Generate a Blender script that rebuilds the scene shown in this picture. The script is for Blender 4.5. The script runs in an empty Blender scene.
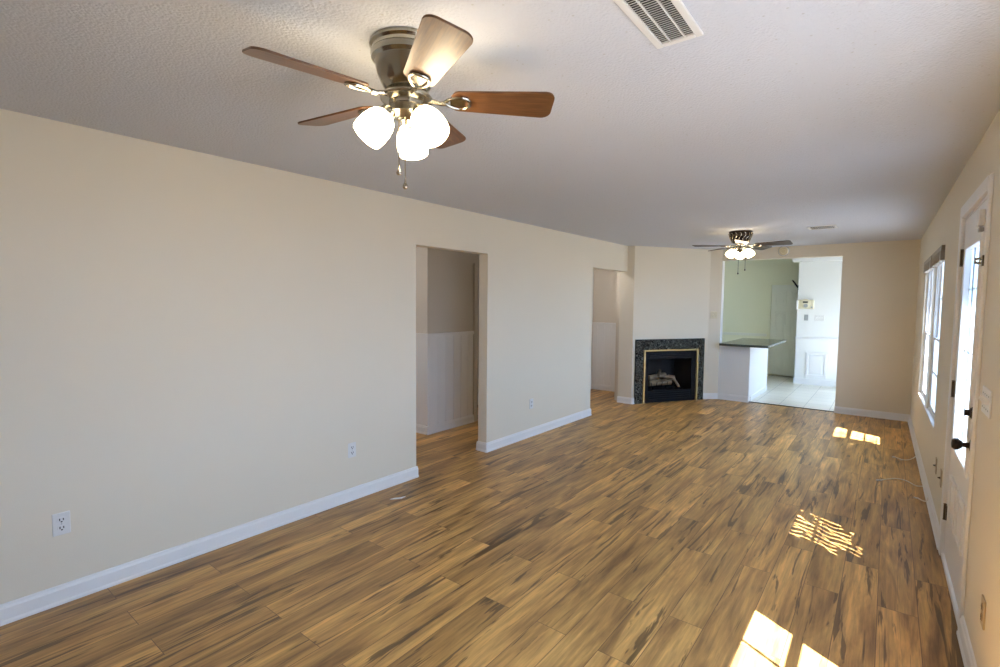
import bpy, bmesh, math, random
from mathutils import Vector, Matrix
random.seed(7)
S = bpy.context.scene
C = S.collection
R = math.radians

# ------------------------------------------------------------------ camera
def cam_axes(yaw, pitch, roll):
    cy, sy, cp, sp = math.cos(yaw), math.sin(yaw), math.cos(pitch), math.sin(pitch)
    f = Vector((-sy*cp, cy*cp, sp)); r = Vector((cy, sy, 0)); u = r.cross(f)
    c, s = math.cos(roll), math.sin(roll)
    return c*r + s*u, -s*r + c*u, f
cr, cu, cf = cam_axes(0.660458, -0.063058, 0.008986)
cam = bpy.data.cameras.new('camera'); co = bpy.data.objects.new('camera', cam); C.objects.link(co)
M = Matrix((cr, cu, -cf)).transposed().to_4x4(); M.translation = (3.279771, 0, 1.565851)
co.matrix_world = M
cam.sensor_width = 36; cam.lens = 36*500.38/1000; cam.clip_start = 0.02; cam.clip_end = 200
S.camera = co

# ------------------------------------------------------------------ world, sun, exposure
w = bpy.data.worlds.new('world'); S.world = w; w.use_nodes = True
bg = w.node_tree.nodes['Background']
bg.inputs['Color'].default_value = (0.44, 0.66, 1.0, 1); bg.inputs['Strength'].default_value = 11.0
SUN_DIR = Vector((-1, 0.55, -1.87)).normalized()
sun = bpy.data.lights.new('sun', 'SUN'); sun.energy = 55; sun.angle = R(0.4); sun.color = (1, 0.98, 0.97)
so = bpy.data.objects.new('sun', sun); C.objects.link(so)
so.rotation_euler = SUN_DIR.to_track_quat('-Z', 'Y').to_euler(); so.location = (9, -2, 9)
LAMP = 22.0          # glow of the fan lamps' opal glass
vs = S.view_settings
vs.view_transform = 'Standard'; vs.look = 'None'; vs.gamma = 1; vs.use_curve_mapping = False
vs.exposure = 0.0
S.cycles.use_denoising = True
S.cycles.diffuse_bounces = 6; S.cycles.max_bounces = 14; S.cycles.transparent_max_bounces = 12

# ------------------------------------------------------------------ materials
def nmat(name):
    m = bpy.data.materials.new(name); m.use_nodes = True
    nt = m.node_tree
    return m, nt, nt.nodes['Principled BSDF'], nt.nodes['Material Output']
def N(nt, t, **k):
    n = nt.nodes.new(t)
    for a, v in k.items():
        if hasattr(n, a) and a not in ('inputs',): setattr(n, a, v)
    return n
def plain(name, col, rough=0.5, metal=0.0, bump=0.0, scale=300, var=0.0, spec=None):
    m, nt, b, o = nmat(name); L = nt.links
    b.inputs['Base Color'].default_value = (*col, 1); b.inputs['Roughness'].default_value = rough
    b.inputs['Metallic'].default_value = metal
    if spec is not None: b.inputs['Specular IOR Level'].default_value = spec
    tc = N(nt, 'ShaderNodeTexCoord')
    if bump:
        n = N(nt, 'ShaderNodeTexNoise'); n.inputs['Scale'].default_value = scale; n.inputs['Detail'].default_value = 3
        L.new(tc.outputs['Object'], n.inputs['Vector'])
        bp = N(nt, 'ShaderNodeBump'); bp.inputs['Strength'].default_value = bump; bp.inputs['Distance'].default_value = 0.002
        L.new(n.outputs['Fac'], bp.inputs['Height']); L.new(bp.outputs['Normal'], b.inputs['Normal'])
    if var:
        n = N(nt, 'ShaderNodeTexNoise'); n.inputs['Scale'].default_value = 1.3; n.inputs['Detail'].default_value = 4
        L.new(tc.outputs['Object'], n.inputs['Vector'])
        mx = N(nt, 'ShaderNodeMix', data_type='RGBA'); L.new(n.outputs['Fac'], mx.inputs['Factor'])
        mx.inputs['A'].default_value = (*[c*(1-var) for c in col], 1); mx.inputs['B'].default_value = (*[min(1, c*(1+var)) for c in col], 1)
        L.new(mx.outputs['Result'], b.inputs['Base Color'])
    return m

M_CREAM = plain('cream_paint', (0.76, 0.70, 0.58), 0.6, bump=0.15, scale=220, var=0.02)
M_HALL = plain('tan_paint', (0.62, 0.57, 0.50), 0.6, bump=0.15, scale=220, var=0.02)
M_WHITE = plain('white_trim_paint', (0.82, 0.82, 0.82), 0.35)
M_WHITE_WALL = plain('white_wall_paint', (0.82, 0.83, 0.82), 0.5, bump=0.1, scale=220)
M_GREEN_CAST = plain('green_cast_paint', (0.84, 0.84, 0.65), 0.55, bump=0.1, scale=220, var=0.02)  # dim greenish cast of the kitchen put into the wall colour
M_GREEN_CAST_DOOR = plain('green_cast_door_paint', (0.82, 0.83, 0.73), 0.4)  # same greenish cast put into the door and rail colour
M_PLASTIC = plain('white_plastic', (0.75, 0.75, 0.74), 0.35)
M_BEIGE = plain('beige_plastic', (0.45, 0.36, 0.24), 0.4)
M_IVORY = plain('ivory_plastic', (0.74, 0.68, 0.50), 0.4)
M_DARK = plain('dark_slot', (0.02, 0.02, 0.02), 0.6)
M_BLACK = plain('black_metal', (0.008, 0.008, 0.010), 0.5, spec=0.15)
M_BLACKB = plain('dark_firebrick', (0.020, 0.018, 0.018), 0.8, bump=0.5, scale=60)
M_NICKEL = plain('brushed_nickel', (0.46, 0.43, 0.36), 0.2, 1.0)
M_BRASS = plain('polished_brass', (0.85, 0.70, 0.36), 0.25, 0.7)
M_BRONZE = plain('dark_bronze', (0.035, 0.025, 0.02), 0.3, 0.8)
M_HINGE = plain('dark_hinge_metal', (0.10, 0.08, 0.06), 0.35, 0.9)
M_GREYPL = plain('grey_plastic', (0.38, 0.40, 0.40), 0.4)
M_CABLE = plain('white_cable_sheath', (0.86, 0.83, 0.76), 0.4)
M_PAPER = plain('white_paper', (0.93, 0.91, 0.89), 0.7)
M_BLIND = plain('grey_beige_blind', (0.34, 0.30, 0.25), 0.5)
M_GROUND = plain('pale_concrete', (0.17, 0.165, 0.16), 0.9, bump=0.6, scale=40, var=0.15)
M_EAVE = plain('soffit_paint', (0.65, 0.64, 0.60), 0.6)
M_LEAF = plain('leaf_green', (0.06, 0.12, 0.03), 0.5, var=0.3)
M_BARK = plain('bark', (0.13, 0.09, 0.06), 0.9, bump=0.8, scale=30)
M_SIDING = plain('exterior_siding', (0.70, 0.68, 0.62), 0.6)

def m_ceiling():
    m, nt, b, o = nmat('popcorn_ceiling'); L = nt.links
    b.inputs['Base Color'].default_value = (0.61, 0.64, 0.71, 1); b.inputs['Roughness'].default_value = 0.85  # slight blue in the base imitates cool light on a white ceiling
    b.inputs['Specular IOR Level'].default_value = 0.15
    tc = N(nt, 'ShaderNodeTexCoord')
    v = N(nt, 'ShaderNodeTexVoronoi', feature='SMOOTH_F1'); v.inputs['Scale'].default_value = 95; v.inputs['Smoothness'].default_value = 0.4
    n = N(nt, 'ShaderNodeTexNoise'); n.inputs['Scale'].default_value = 120; n.inputs['Detail'].default_value = 4
    L.new(tc.outputs['Object'], v.inputs['Vector']); L.new(tc.outputs['Object'], n.inputs['Vector'])
    a = N(nt, 'ShaderNodeMath', operation='SUBTRACT'); L.new(n.outputs['Fac'], a.inputs[0]); L.new(v.outputs['Distance'], a.inputs[1])
    bp = N(nt, 'ShaderNodeBump'); bp.inputs['Strength'].default_value = 0.5; bp.inputs['Distance'].default_value = 0.004
    L.new(a.outputs[0], bp.inputs['Height']); L.new(bp.outputs['Normal'], b.inputs['Normal'])
    # scattered pits, their shade painted into the colour
    n2 = N(nt, 'ShaderNodeTexVoronoi'); n2.inputs['Scale'].default_value = 30
    L.new(tc.outputs['Object'], n2.inputs['Vector'])
    lt = N(nt, 'ShaderNodeMapRange'); lt.inputs['From Min'].default_value = 0.07; lt.inputs['From Max'].default_value = 0.16
    L.new(n2.outputs['Distance'], lt.inputs['Value'])
    sep = N(nt, 'ShaderNodeSeparateColor'); L.new(n2.outputs['Color'], sep.inputs['Color'])
    gt = N(nt, 'ShaderNodeMath', operation='GREATER_THAN'); gt.inputs[1].default_value = 0.35; L.new(sep.outputs['Red'], gt.inputs[0])
    mxm = N(nt, 'ShaderNodeMath', operation='MAXIMUM'); L.new(lt.outputs['Result'], mxm.inputs[0]); L.new(gt.outputs[0], mxm.inputs[1])
    mx = N(nt, 'ShaderNodeMix', data_type='RGBA'); L.new(mxm.outputs[0], mx.inputs['Factor'])
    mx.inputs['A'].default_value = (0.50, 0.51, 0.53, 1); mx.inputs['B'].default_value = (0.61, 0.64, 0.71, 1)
    L.new(mx.outputs['Result'], b.inputs['Base Color'])
    return m
M_CEIL = m_ceiling()

def m_floor():
    m, nt, b, o = nmat('amber_laminate_planks'); L = nt.links
    tc = N(nt, 'ShaderNodeTexCoord'); sx = N(nt, 'ShaderNodeSeparateXYZ'); L.new(tc.outputs['Object'], sx.inputs[0])
    cx = N(nt, 'ShaderNodeCombineXYZ'); L.new(sx.outputs['Y'], cx.inputs['X']); L.new(sx.outputs['X'], cx.inputs['Y'])
    def brick(c1, c2, mortar, msize):
        k = N(nt, 'ShaderNodeTexBrick', offset=0.37, offset_frequency=2, squash=1.0, squash_frequency=1)
        k.inputs['Scale'].default_value = 1; k.inputs['Brick Width'].default_value = 1.22; k.inputs['Row Height'].default_value = 0.165
        k.inputs['Mortar Size'].default_value = msize; k.inputs['Mortar Smooth'].default_value = 0.3
        k.inputs['Color1'].default_value = c1; k.inputs['Color2'].default_value = c2; k.inputs['Mortar'].default_value = mortar
        L.new(cx.outputs[0], k.inputs['Vector']); return k
    kr = brick((0, 0, 0, 1), (1, 1, 1, 1), (0.5, 0.5, 0.5, 1), 0.0)
    km = brick((1, 1, 1, 1), (1, 1, 1, 1), (0, 0, 0, 1), 0.0017)
    # per-plank shifted grain coordinates
    off = N(nt, 'ShaderNodeMath', operation='MULTIPLY'); off.inputs[1].default_value = 37.0; L.new(kr.outputs['Color'], off.inputs[0])
    def coords(sy, sxx):
        a = N(nt, 'ShaderNodeMath', operation='MULTIPLY'); a.inputs[1].default_value = sy; L.new(sx.outputs['Y'], a.inputs[0])
        c = N(nt, 'ShaderNodeMath', operation='MULTIPLY'); c.inputs[1].default_value = sxx; L.new(sx.outputs['X'], c.inputs[0])
        v = N(nt, 'ShaderNodeCombineXYZ'); L.new(a.outputs[0], v.inputs['X']); L.new(c.outputs[0], v.inputs['Y']); L.new(off.outputs[0], v.inputs['Z']); return v
    def noise(v, scale, detail, dist, rough=0.55):
        n = N(nt, 'ShaderNodeTexNoise'); n.inputs['Scale'].default_value = scale; n.inputs['Detail'].default_value = detail
        n.inputs['Distortion'].default_value = dist; n.inputs['Roughness'].default_value = rough; L.new(v.outputs[0], n.inputs['Vector']); return n
    n1 = noise(coords(1.3, 9), 1.0, 5, 0.7)           # broad tone bands
    n2 = noise(coords(4, 60), 1.0, 4, 0.4)            # fine grain
    n3 = noise(coords(1.15, 17), 1.0, 4, 0.9, 0.62)     # dark heartwood streaks
    r1 = N(nt, 'ShaderNodeValToRGB'); e = r1.color_ramp.elements
    e[0].position = 0.25; e[0].color = (0.165, 0.080, 0.030, 1); e[1].position = 0.68; e[1].color = (0.72, 0.42, 0.135, 1)
    k = e.new(0.48); k.color = (0.50, 0.275, 0.088, 1)
    L.new(n1.outputs['Fac'], r1.inputs[0])
    g = N(nt, 'ShaderNodeMapRange'); g.inputs['From Min'].default_value = 0.3; g.inputs['From Max'].default_value = 0.7
    g.inputs['To Min'].default_value = 0.70; g.inputs['To Max'].default_value = 1.22; L.new(n2.outputs['Fac'], g.inputs['Value'])
    t = N(nt, 'ShaderNodeMapRange'); t.inputs['To Min'].default_value = 0.78; t.inputs['To Max'].default_value = 1.18; L.new(kr.outputs['Color'], t.inputs['Value'])
    gm = N(nt, 'ShaderNodeMath', operation='MULTIPLY'); L.new(g.outputs[0], gm.inputs[0]); L.new(t.outputs[0], gm.inputs[1])
    vm = N(nt, 'ShaderNodeVectorMath', operation='SCALE'); L.new(r1.outputs['Color'], vm.inputs[0]); L.new(gm.outputs[0], vm.inputs['Scale'])
    s = N(nt, 'ShaderNodeMapRange'); s.inputs['From Min'].default_value = 0.58; s.inputs['From Max'].default_value = 0.625; L.new(n3.outputs['Fac'], s.inputs['Value'])
    sm = N(nt, 'ShaderNodeMath', operation='MULTIPLY'); sm.inputs[1].default_value = 0.72; L.new(s.outputs[0], sm.inputs[0])
    mx = N(nt, 'ShaderNodeMix', data_type='RGBA'); L.new(sm.outputs[0], mx.inputs['Factor']); L.new(vm.outputs[0], mx.inputs['A'])
    mx.inputs['B'].default_value = (0.048, 0.026, 0.013, 1)
    mm = N(nt, 'ShaderNodeMix', data_type='RGBA'); L.new(km.outputs['Color'], mm.inputs['Factor'])
    mm.inputs['A'].default_value = (0.16, 0.085, 0.035, 1); L.new(mx.outputs['Result'], mm.inputs['B'])
    L.new(mm.outputs['Result'], b.inputs['Base Color'])
    rr = N(nt, 'ShaderNodeMapRange'); rr.inputs['To Min'].default_value = 0.30; rr.inputs['To Max'].default_value = 0.46; L.new(n2.outputs['Fac'], rr.inputs['Value'])
    L.new(rr.outputs[0], b.inputs['Roughness'])
    bp = N(nt, 'ShaderNodeBump'); bp.inputs['Strength'].default_value = 0.25; bp.inputs['Distance'].default_value = 0.002
    hm = N(nt, 'ShaderNodeMath', operation='MULTIPLY_ADD'); L.new(n2.outputs['Fac'], hm.inputs[0]); hm.inputs[1].default_value = 0.25; L.new(km.outputs['Color'], hm.inputs[2])
    L.new(hm.outputs[0], bp.inputs['Height']); L.new(bp.outputs['Normal'], b.inputs['Normal'])
    return m
M_FLOOR = m_floor()

def m_tile():
    m, nt, b, o = nmat('pale_floor_tile'); L = nt.links
    tc = N(nt, 'ShaderNodeTexCoord')
    k = N(nt, 'ShaderNodeTexBrick', offset=0.0); k.inputs['Scale'].default_value = 1
    k.inputs['Brick Width'].default_value = 0.33; k.inputs['Row Height'].default_value = 0.33; k.inputs['Mortar Size'].default_value = 0.004
    k.inputs['Color1'].default_value = (0.82, 0.78, 0.68, 1); k.inputs['Color2'].default_value = (0.76, 0.72, 0.62, 1); k.inputs['Mortar'].default_value = (0.45, 0.43, 0.38, 1)
    L.new(tc.outputs['Object'], k.inputs['Vector']); L.new(k.outputs['Color'], b.inputs['Base Color'])
    b.inputs['Roughness'].default_value = 0.35
    return m
M_TILE = m_tile()

def m_marble(name, base, vein, scale):
    m, nt, b, o = nmat(name); L = nt.links
    tc = N(nt, 'ShaderNodeTexCoord')
    n = N(nt, 'ShaderNodeTexNoise'); n.inputs['Scale'].default_value = scale; n.inputs['Detail'].default_value = 7; n.inputs['Distortion'].default_value = 2.2
    n.inputs['Roughness'].default_value = 0.65
    L.new(tc.outputs['Object'], n.inputs['Vector'])
    r = N(nt, 'ShaderNodeValToRGB'); e = r.color_ramp.elements
    e[0].position = 0.0; e[0].color = (*base, 1); e[1].position = 1.0; e[1].color = (*base, 1)
    for p, c in ((0.36, base), (0.375, [x*0.5 for x in vein]), (0.395, base), (0.475, base), (0.497, vein), (0.515, base), (0.62, base), (0.635, [x*0.8 for x in vein]), (0.66, base)):
        q = e.new(p); q.color = (*c, 1)
    L.new(n.outputs['Fac'], r.inputs[0]); L.new(r.outputs['Color'], b.inputs['Base Color']); b.inputs['Roughness'].default_value = 0.12; b.inputs['Specular IOR Level'].default_value = 0.2
    return m
M_MARBLE = m_marble('dark_green_marble', (0.006, 0.007, 0.008), (0.34, 0.37, 0.34), 11)
M_GRANITE = m_marble('dark_granite', (0.05, 0.065, 0.06), (0.22, 0.25, 0.23), 60)

def m_wood(name, a, c, sc=5):
    m, nt, b, o = nmat(name); L = nt.links
    tc = N(nt, 'ShaderNodeTexCoord'); mp = N(nt, 'ShaderNodeMapping'); mp.inputs['Scale'].default_value = (2, 26, 26)
    L.new(tc.outputs['Object'], mp.inputs['Vector'])
    n = N(nt, 'ShaderNodeTexNoise'); n.inputs['Scale'].default_value = sc; n.inputs['Detail'].default_value = 4; n.inputs['Distortion'].default_value = 0.6
    L.new(mp.outputs[0], n.inputs['Vector'])
    r = N(nt, 'ShaderNodeValToRGB'); e = r.color_ramp.elements
    e[0].position = 0.3; e[0].color = (*a, 1); e[1].position = 0.7; e[1].color = (*c, 1)
    L.new(n.outputs['Fac'], r.inputs[0]); L.new(r.outputs['Color'], b.inputs['Base Color']); b.inputs['Roughness'].default_value = 0.36
    b.inputs['Coat Weight'].default_value = 0.25; b.inputs['Coat Roughness'].default_value = 0.28
    return m
M_WALNUT = m_wood('walnut_blade', (0.075, 0.030, 0.012), (0.17, 0.075, 0.028))
M_DARKWOOD = m_wood('dark_walnut_blade', (0.030, 0.020, 0.014), (0.065, 0.042, 0.028))
M_LOG = m_wood('pale_ceramic_log', (0.10, 0.065, 0.04), (0.34, 0.25, 0.15), 2)

def m_shade():
    m, nt, b, o = nmat('lit_opal_glass'); 
    b.inputs['Base Color'].default_value = (0.9, 0.88, 0.84, 1); b.inputs['Roughness'].default_value = 0.25
    b.inputs['Emission Color'].default_value = (1.0, 0.80, 0.52, 1); b.inputs['Emission Strength'].default_value = LAMP
    return m
M_SHADE = m_shade()
M_ADDED_HALL_LAMP = plain('added_hall_lamp_shade', (0.9, 0.9, 0.88), 0.3)  # glow of the unseen lamps added to lift the dark hall
_b = M_ADDED_HALL_LAMP.node_tree.nodes['Principled BSDF']; _b.inputs['Emission Color'].default_value = (1.0, 0.95, 0.90, 1); _b.inputs['Emission Strength'].default_value = 48

def m_glass():
    m, nt, b, o = nmat('clear_window_glass'); L = nt.links
    nt.nodes.remove(b)
    t = N(nt, 'ShaderNodeBsdfTransparent'); t.inputs['Color'].default_value = (0.94, 0.96, 0.97, 1)
    g = N(nt, 'ShaderNodeBsdfGlossy'); g.inputs['Roughness'].default_value = 0.02
    lw = N(nt, 'ShaderNodeLayerWeight'); lw.inputs['Blend'].default_value = 0.5
    pw = N(nt, 'ShaderNodeMath', operation='POWER'); pw.inputs[1].default_value = 5.0; L.new(lw.outputs['Facing'], pw.inputs[0])
    f = N(nt, 'ShaderNodeMath', operation='MULTIPLY_ADD'); f.inputs[1].default_value = 0.45; f.inputs[2].default_value = 0.03; L.new(pw.outputs[0], f.inputs[0])
    mx = N(nt, 'ShaderNodeMixShader'); L.new(f.outputs[0], mx.inputs[0]); L.new(t.outputs[0], mx.inputs[1]); L.new(g.outputs[0], mx.inputs[2])
    L.new(mx.outputs[0], o.inputs['Surface']); return m
M_GLASS = m_glass()

def m_leaded():
    """pebbled privacy glass with thin clear bevelled strips"""
    m, nt, b, o = nmat('leaded_privacy_glass'); L = nt.links
    nt.nodes.remove(b)
    tc = N(nt, 'ShaderNodeTexCoord'); sx = N(nt, 'ShaderNodeSeparateXYZ'); L.new(tc.outputs['Object'], sx.inputs[0])
    nz = N(nt, 'ShaderNodeTexNoise'); nz.inputs['Scale'].default_value = 3.0; nz.inputs['Detail'].default_value = 1; L.new(tc.outputs['Object'], nz.inputs['Vector'])
    # strips: y + wobble(z) -> periodic narrow lines, two families crossing
    def strips(ky, kz, wob, width, phase):
        a = N(nt, 'ShaderNodeMath', operation='MULTIPLY'); a.inputs[1].default_value = ky; L.new(sx.outputs['Y'], a.inputs[0])
        c = N(nt, 'ShaderNodeMath', operation='MULTIPLY_ADD'); c.inputs[1].default_value = kz; L.new(sx.outputs['Z'], c.inputs[0]); L.new(a.outputs[0], c.inputs[2])
        d = N(nt, 'ShaderNodeMath', operation='MULTIPLY_ADD'); d.inputs[1].default_value = wob; L.new(nz.outputs['Fac'], d.inputs[0]); L.new(c.outputs[0], d.inputs[2])
        e = N(nt, 'ShaderNodeMath', operation='ADD'); e.inputs[1].default_value = phase; L.new(d.outputs[0], e.inputs[0])
        f = N(nt, 'ShaderNodeMath', operation='FRACT'); L.new(e.outputs[0], f.inputs[0])
        g = N(nt, 'ShaderNodeMath', operation='LESS_THAN'); g.inputs[1].default_value = width; L.new(f.outputs[0], g.inputs[0]); return g
    s1 = strips(15.0, 0.7, 2.4, 0.15, 0.2); s2 = strips(6.0, -2.6, 1.5, 0.08, 0.6)
    mxx = N(nt, 'ShaderNodeMath', operation='MAXIMUM'); L.new(s1.outputs[0], mxx.inputs[0]); L.new(s2.outputs[0], mxx.inputs[1])
    # strips are broken up
    n2 = N(nt, 'ShaderNodeTexNoise'); n2.inputs['Scale'].default_value = 3.0; n2.inputs['Detail'].default_value = 1; L.new(tc.outputs['Object'], n2.inputs['Vector'])
    gt = N(nt, 'ShaderNodeMath', operation='GREATER_THAN'); gt.inputs[1].default_value = 0.45; L.new(n2.outputs['Fac'], gt.inputs[0])
    mu = N(nt, 'ShaderNodeMath', operation='MULTIPLY'); L.new(mxx.outputs[0], mu.inputs[0]); L.new(gt.outputs[0], mu.inputs[1])
    tr = N(nt, 'ShaderNodeBsdfTransparent')
    tl = N(nt, 'ShaderNodeBsdfTranslucent'); tl.inputs['Color'].default_value = (0.62, 0.68, 0.72, 1)
    gl = N(nt, 'ShaderNodeBsdfGlossy'); gl.inputs['Roughness'].default_value = 0.08
    bp = N(nt, 'ShaderNodeBump'); bp.inputs['Strength'].default_value = 0.4
    nb = N(nt, 'ShaderNodeTexNoise'); nb.inputs['Scale'].default_value = 70; L.new(tc.outputs['Object'], nb.inputs['Vector']); L.new(nb.outputs['Fac'], bp.inputs['Height'])
    L.new(bp.outputs[0], gl.inputs['Normal']); L.new(bp.outputs[0], tl.inputs['Normal'])
    m1 = N(nt, 'ShaderNodeMixShader'); m1.inputs[0].default_value = 0.15; L.new(tl.outputs[0], m1.inputs[1]); L.new(gl.outputs[0], m1.inputs[2])
    m2 = N(nt, 'ShaderNodeMixShader'); L.new(mu.outputs[0], m2.inputs[0]); L.new(m1.outputs[0], m2.inputs[1]); L.new(tr.outputs[0], m2.inputs[2])
    L.new(m2.outputs[0], o.inputs['Surface']); return m
M_LEADED = m_leaded()

# ------------------------------------------------------------------ mesh helpers
def obj(name, bm, mat, parent=None, smooth=None, bevel=0.0, seg=2):
    me = bpy.data.meshes.new(name)
    bmesh.ops.recalc_face_normals(bm, faces=bm.faces)
    if smooth is not None:
        lim = R(smooth)
        for f in bm.faces: f.smooth = True
        for e in bm.edges:
            if len(e.link_faces) == 2 and e.calc_face_angle(0) > lim: e.smooth = False
    bm.to_mesh(me); bm.free()
    me.materials.append(mat)
    o = bpy.data.objects.new(name, me); C.objects.link(o)
    if parent is not None: o.parent = parent
    if bevel:
        md = o.modifiers.new('bevel', 'BEVEL'); md.width = bevel; md.segments = seg; md.limit_method = 'ANGLE'; md.angle_limit = R(40)
    return o
def box(bm, x0, x1, y0, y1, z0, z1, mx=None):
    vs_ = [Vector(p) for p in ((x0,y0,z0),(x1,y0,z0),(x1,y1,z0),(x0,y1,z0),(x0,y0,z1),(x1,y0,z1),(x1,y1,z1),(x0,y1,z1))]
    if mx is not None: vs_ = [mx @ v for v in vs_]
    v = [bm.verts.new(p) for p in vs_]
    for f in ((0,3,2,1),(4,5,6,7),(0,1,5,4),(1,2,6,5),(2,3,7,6),(3,0,4,7)): bm.faces.new([v[i] for i in f])
    return bm
def boxes(*bs):
    bm = bmesh.new()
    for b in bs: box(bm, *b)
    return bm
def lathe(bm, prof, n=32, mx=None, cap=True):
    rings = []
    for r, z in prof:
        ring = []
        for i in range(n):
            a = 2*math.pi*i/n; p = Vector((r*math.cos(a), r*math.sin(a), z))
            ring.append(bm.verts.new(mx @ p if mx is not None else p))
        rings.append(ring)
    for a, b in zip(rings, rings[1:]):
        for i in range(n): bm.faces.new((a[i], a[(i+1) % n], b[(i+1) % n], b[i]))
    if cap:
        if prof[0][0] > 1e-4: bm.faces.new(rings[0][::-1])
        if prof[-1][0] > 1e-4: bm.faces.new(rings[-1])
    return bm
def tube(bm, pts, rad, n=8):
    pts = [Vector(p) for p in pts]; rings = []
    for i, p in enumerate(pts):
        t = (pts[min(i+1, len(pts)-1)] - pts[max(i-1, 0)]).normalized()
        a = t.cross(Vector((0, 0, 1)))
        if a.length < 1e-3: a = t.cross(Vector((1, 0, 0)))
        a.normalize(); b = t.cross(a)
        rr = rad[i] if isinstance(rad, (list, tuple)) else rad
        rings.append([bm.verts.new(p + rr*(math.cos(2*math.pi*k/n)*a + math.sin(2*math.pi*k/n)*b)) for k in range(n)])
    for a, b in zip(rings, rings[1:]):
        for i in range(n): bm.faces.new((a[i], a[(i+1) % n], b[(i+1) % n], b[i]))
    bm.faces.new(rings[0][::-1]); bm.faces.new(rings[-1])
    return bm
def prism(bm, outline, z0, z1, mx=None):
    """outline in xy extruded z0..z1"""
    T = (lambda p: mx @ Vector(p)) if mx is not None else Vector
    lo = [bm.verts.new(T((x, y, z0))) for x, y in outline]; hi = [bm.verts.new(T((x, y, z1))) for x, y in outline]
    n = len(outline)
    bm.faces.new(lo[::-1]); bm.faces.new(hi)
    for i in range(n): bm.faces.new((lo[i], lo[(i+1) % n], hi[(i+1) % n], hi[i]))
    return bm
def smooth_path(pts, k=6):
    """Catmull-Rom through pts"""
    P = [Vector(p) for p in pts]; P = [P[0]] + P + [P[-1]]; out = []
    for i in range(1, len(P)-2):
        for j in range(k):
            t = j/k; a, b, c, d = P[i-1], P[i], P[i+1], P[i+2]
            out.append(0.5*((2*b) + (c-a)*t + (2*a-5*b+4*c-d)*t*t + (3*b-a-3*c+d)*t**3))
    out.append(P[-2]); return out
def thing(name, label, cat, loc=(0, 0, 0), rz=0.0, group=None):
    o = bpy.data.objects.new(name, None); C.objects.link(o)
    o.empty_display_size = 0.05; o.location = loc; o.rotation_euler = (0, 0, rz)
    o['label'] = label; o['category'] = cat
    if group: o['group'] = group
    return o
def tag(o, label, cat, group=None):
    o['label'] = label; o['category'] = cat
    if group: o['group'] = group
    return o
def struct(o, label, cat):
    o['kind'] = 'structure'; o['label'] = label; o['category'] = cat; return o
def sempty(name, label, cat, loc, rz=0.0):
    o = bpy.data.objects.new(name, None); C.objects.link(o); o.empty_display_size = 0.05
    o.location = loc; o.rotation_euler = (0, 0, rz); return struct(o, label, cat)
def dup(root, loc, rz, label, group=None, scale=None):
    r = root.copy(); C.objects.link(r); r.location = loc; r.rotation_euler = (0, 0, rz); r['label'] = label
    if group: r['group'] = group
    if scale: r.scale = (scale,)*3
    for ch in list(root.children):
        c = ch.copy(); C.objects.link(c); c.parent = r
        for g in ch.children:
            d = g.copy(); C.objects.link(d); d.parent = c
    return r

# ------------------------------------------------------------------ layout
H = 2.44; YB = 8.677; Y0 = -2.4
AL, BE = math.atan(0.01145), math.atan(0.01125)
def lx(y): return 0.01145*(y-2)
def rx(y): return 3.563 - 0.01125*(y-YB)
LT, RT = 0.115, 0.16
O1 = (3.0065, 3.978, 2.055); O2 = (6.222, 7.334, 2.05)
A = Vector((0.175, 7.334)); B = Vector((0.955, 8.545)); K0 = Vector((1.102, YB))
KX1 = 2.717; KH = 2.265

def wall_frame(p0, p1):
    """local x along p0->p1, local y to the left of it"""
    d = (p1-p0); L_ = d.length; a = math.atan2(d.y, d.x)
    return Matrix.Translation((p0.x, p0.y, 0)) @ Matrix.Rotation(a, 4, 'Z'), L_
def wall(name, p0, p1, thick, openings, mat, label, z1=H, z0=0.0):
    """openings: (x0, x1, z0, z1) along the run; thick>0 grows to the left of the run"""
    mx, L_ = wall_frame(Vector(p0), Vector(p1)); bm = bmesh.new(); x = 0.0
    t0, t1 = (0, thick) if thick > 0 else (thick, 0)
    for (a, b, za, zb) in sorted(openings):
        if a > x: box(bm, x, a, t0, t1, z0, z1, mx)
        if za > z0: box(bm, a, b, t0, t1, z0, za, mx)
        if zb < z1: box(bm, a, b, t0, t1, zb, z1, mx)
        x = b
    if x < L_: box(bm, x, L_, t0, t1, z0, z1, mx)
    bmesh.ops.remove_doubles(bm, verts=bm.verts, dist=1e-5)
    return struct(obj(name, bm, mat), label, 'wall')

cosA, cosB = math.cos(AL), math.cos(BE)
def la(y): return (y-Y0)/cosA
wall('wall_left', (lx(Y0), Y0), (lx(O2[1]), O2[1]), LT,
     [(la(O1[0]), la(O1[1]), 0, O1[2]), (la(O2[0]), la(O2[1]), 0, O2[2])], M_CREAM, 'long cream wall on the left with two cased openings')
struct(obj('wall_left_return', boxes((lx(7.334)-0.115, A.x, 7.334, 7.45, 0, H)), M_CREAM), 'narrow wall end beside the fireplace wall', 'wall')
FX0, FX1, FZ1 = 0.245, 1.145, 0.83
wall('wall_fireplace', A, B, 0.10, [(FX0, FX1, 0, FZ1)], M_CREAM, 'diagonal cream wall holding the fireplace')
wall('wall_back_stub', B, K0, 0.10, [], M_CREAM, 'narrow cream wall between the fireplace and the kitchen opening')
bm = boxes((K0.x, KX1, YB, YB+0.12, KH, H), (KX1, rx(YB)+RT, YB, YB+0.12, 0, H))
struct(obj('wall_back', bm, M_CREAM), 'far cream wall with wide kitchen opening', 'wall')
struct(obj('wall_pony', boxes((K0.x, 1.549, YB, YB+0.12, 0, 0.893)), M_WHITE_WALL), 'half wall under the dark countertop', 'wall')  # white here stands in for the cool light cast on cream
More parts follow.
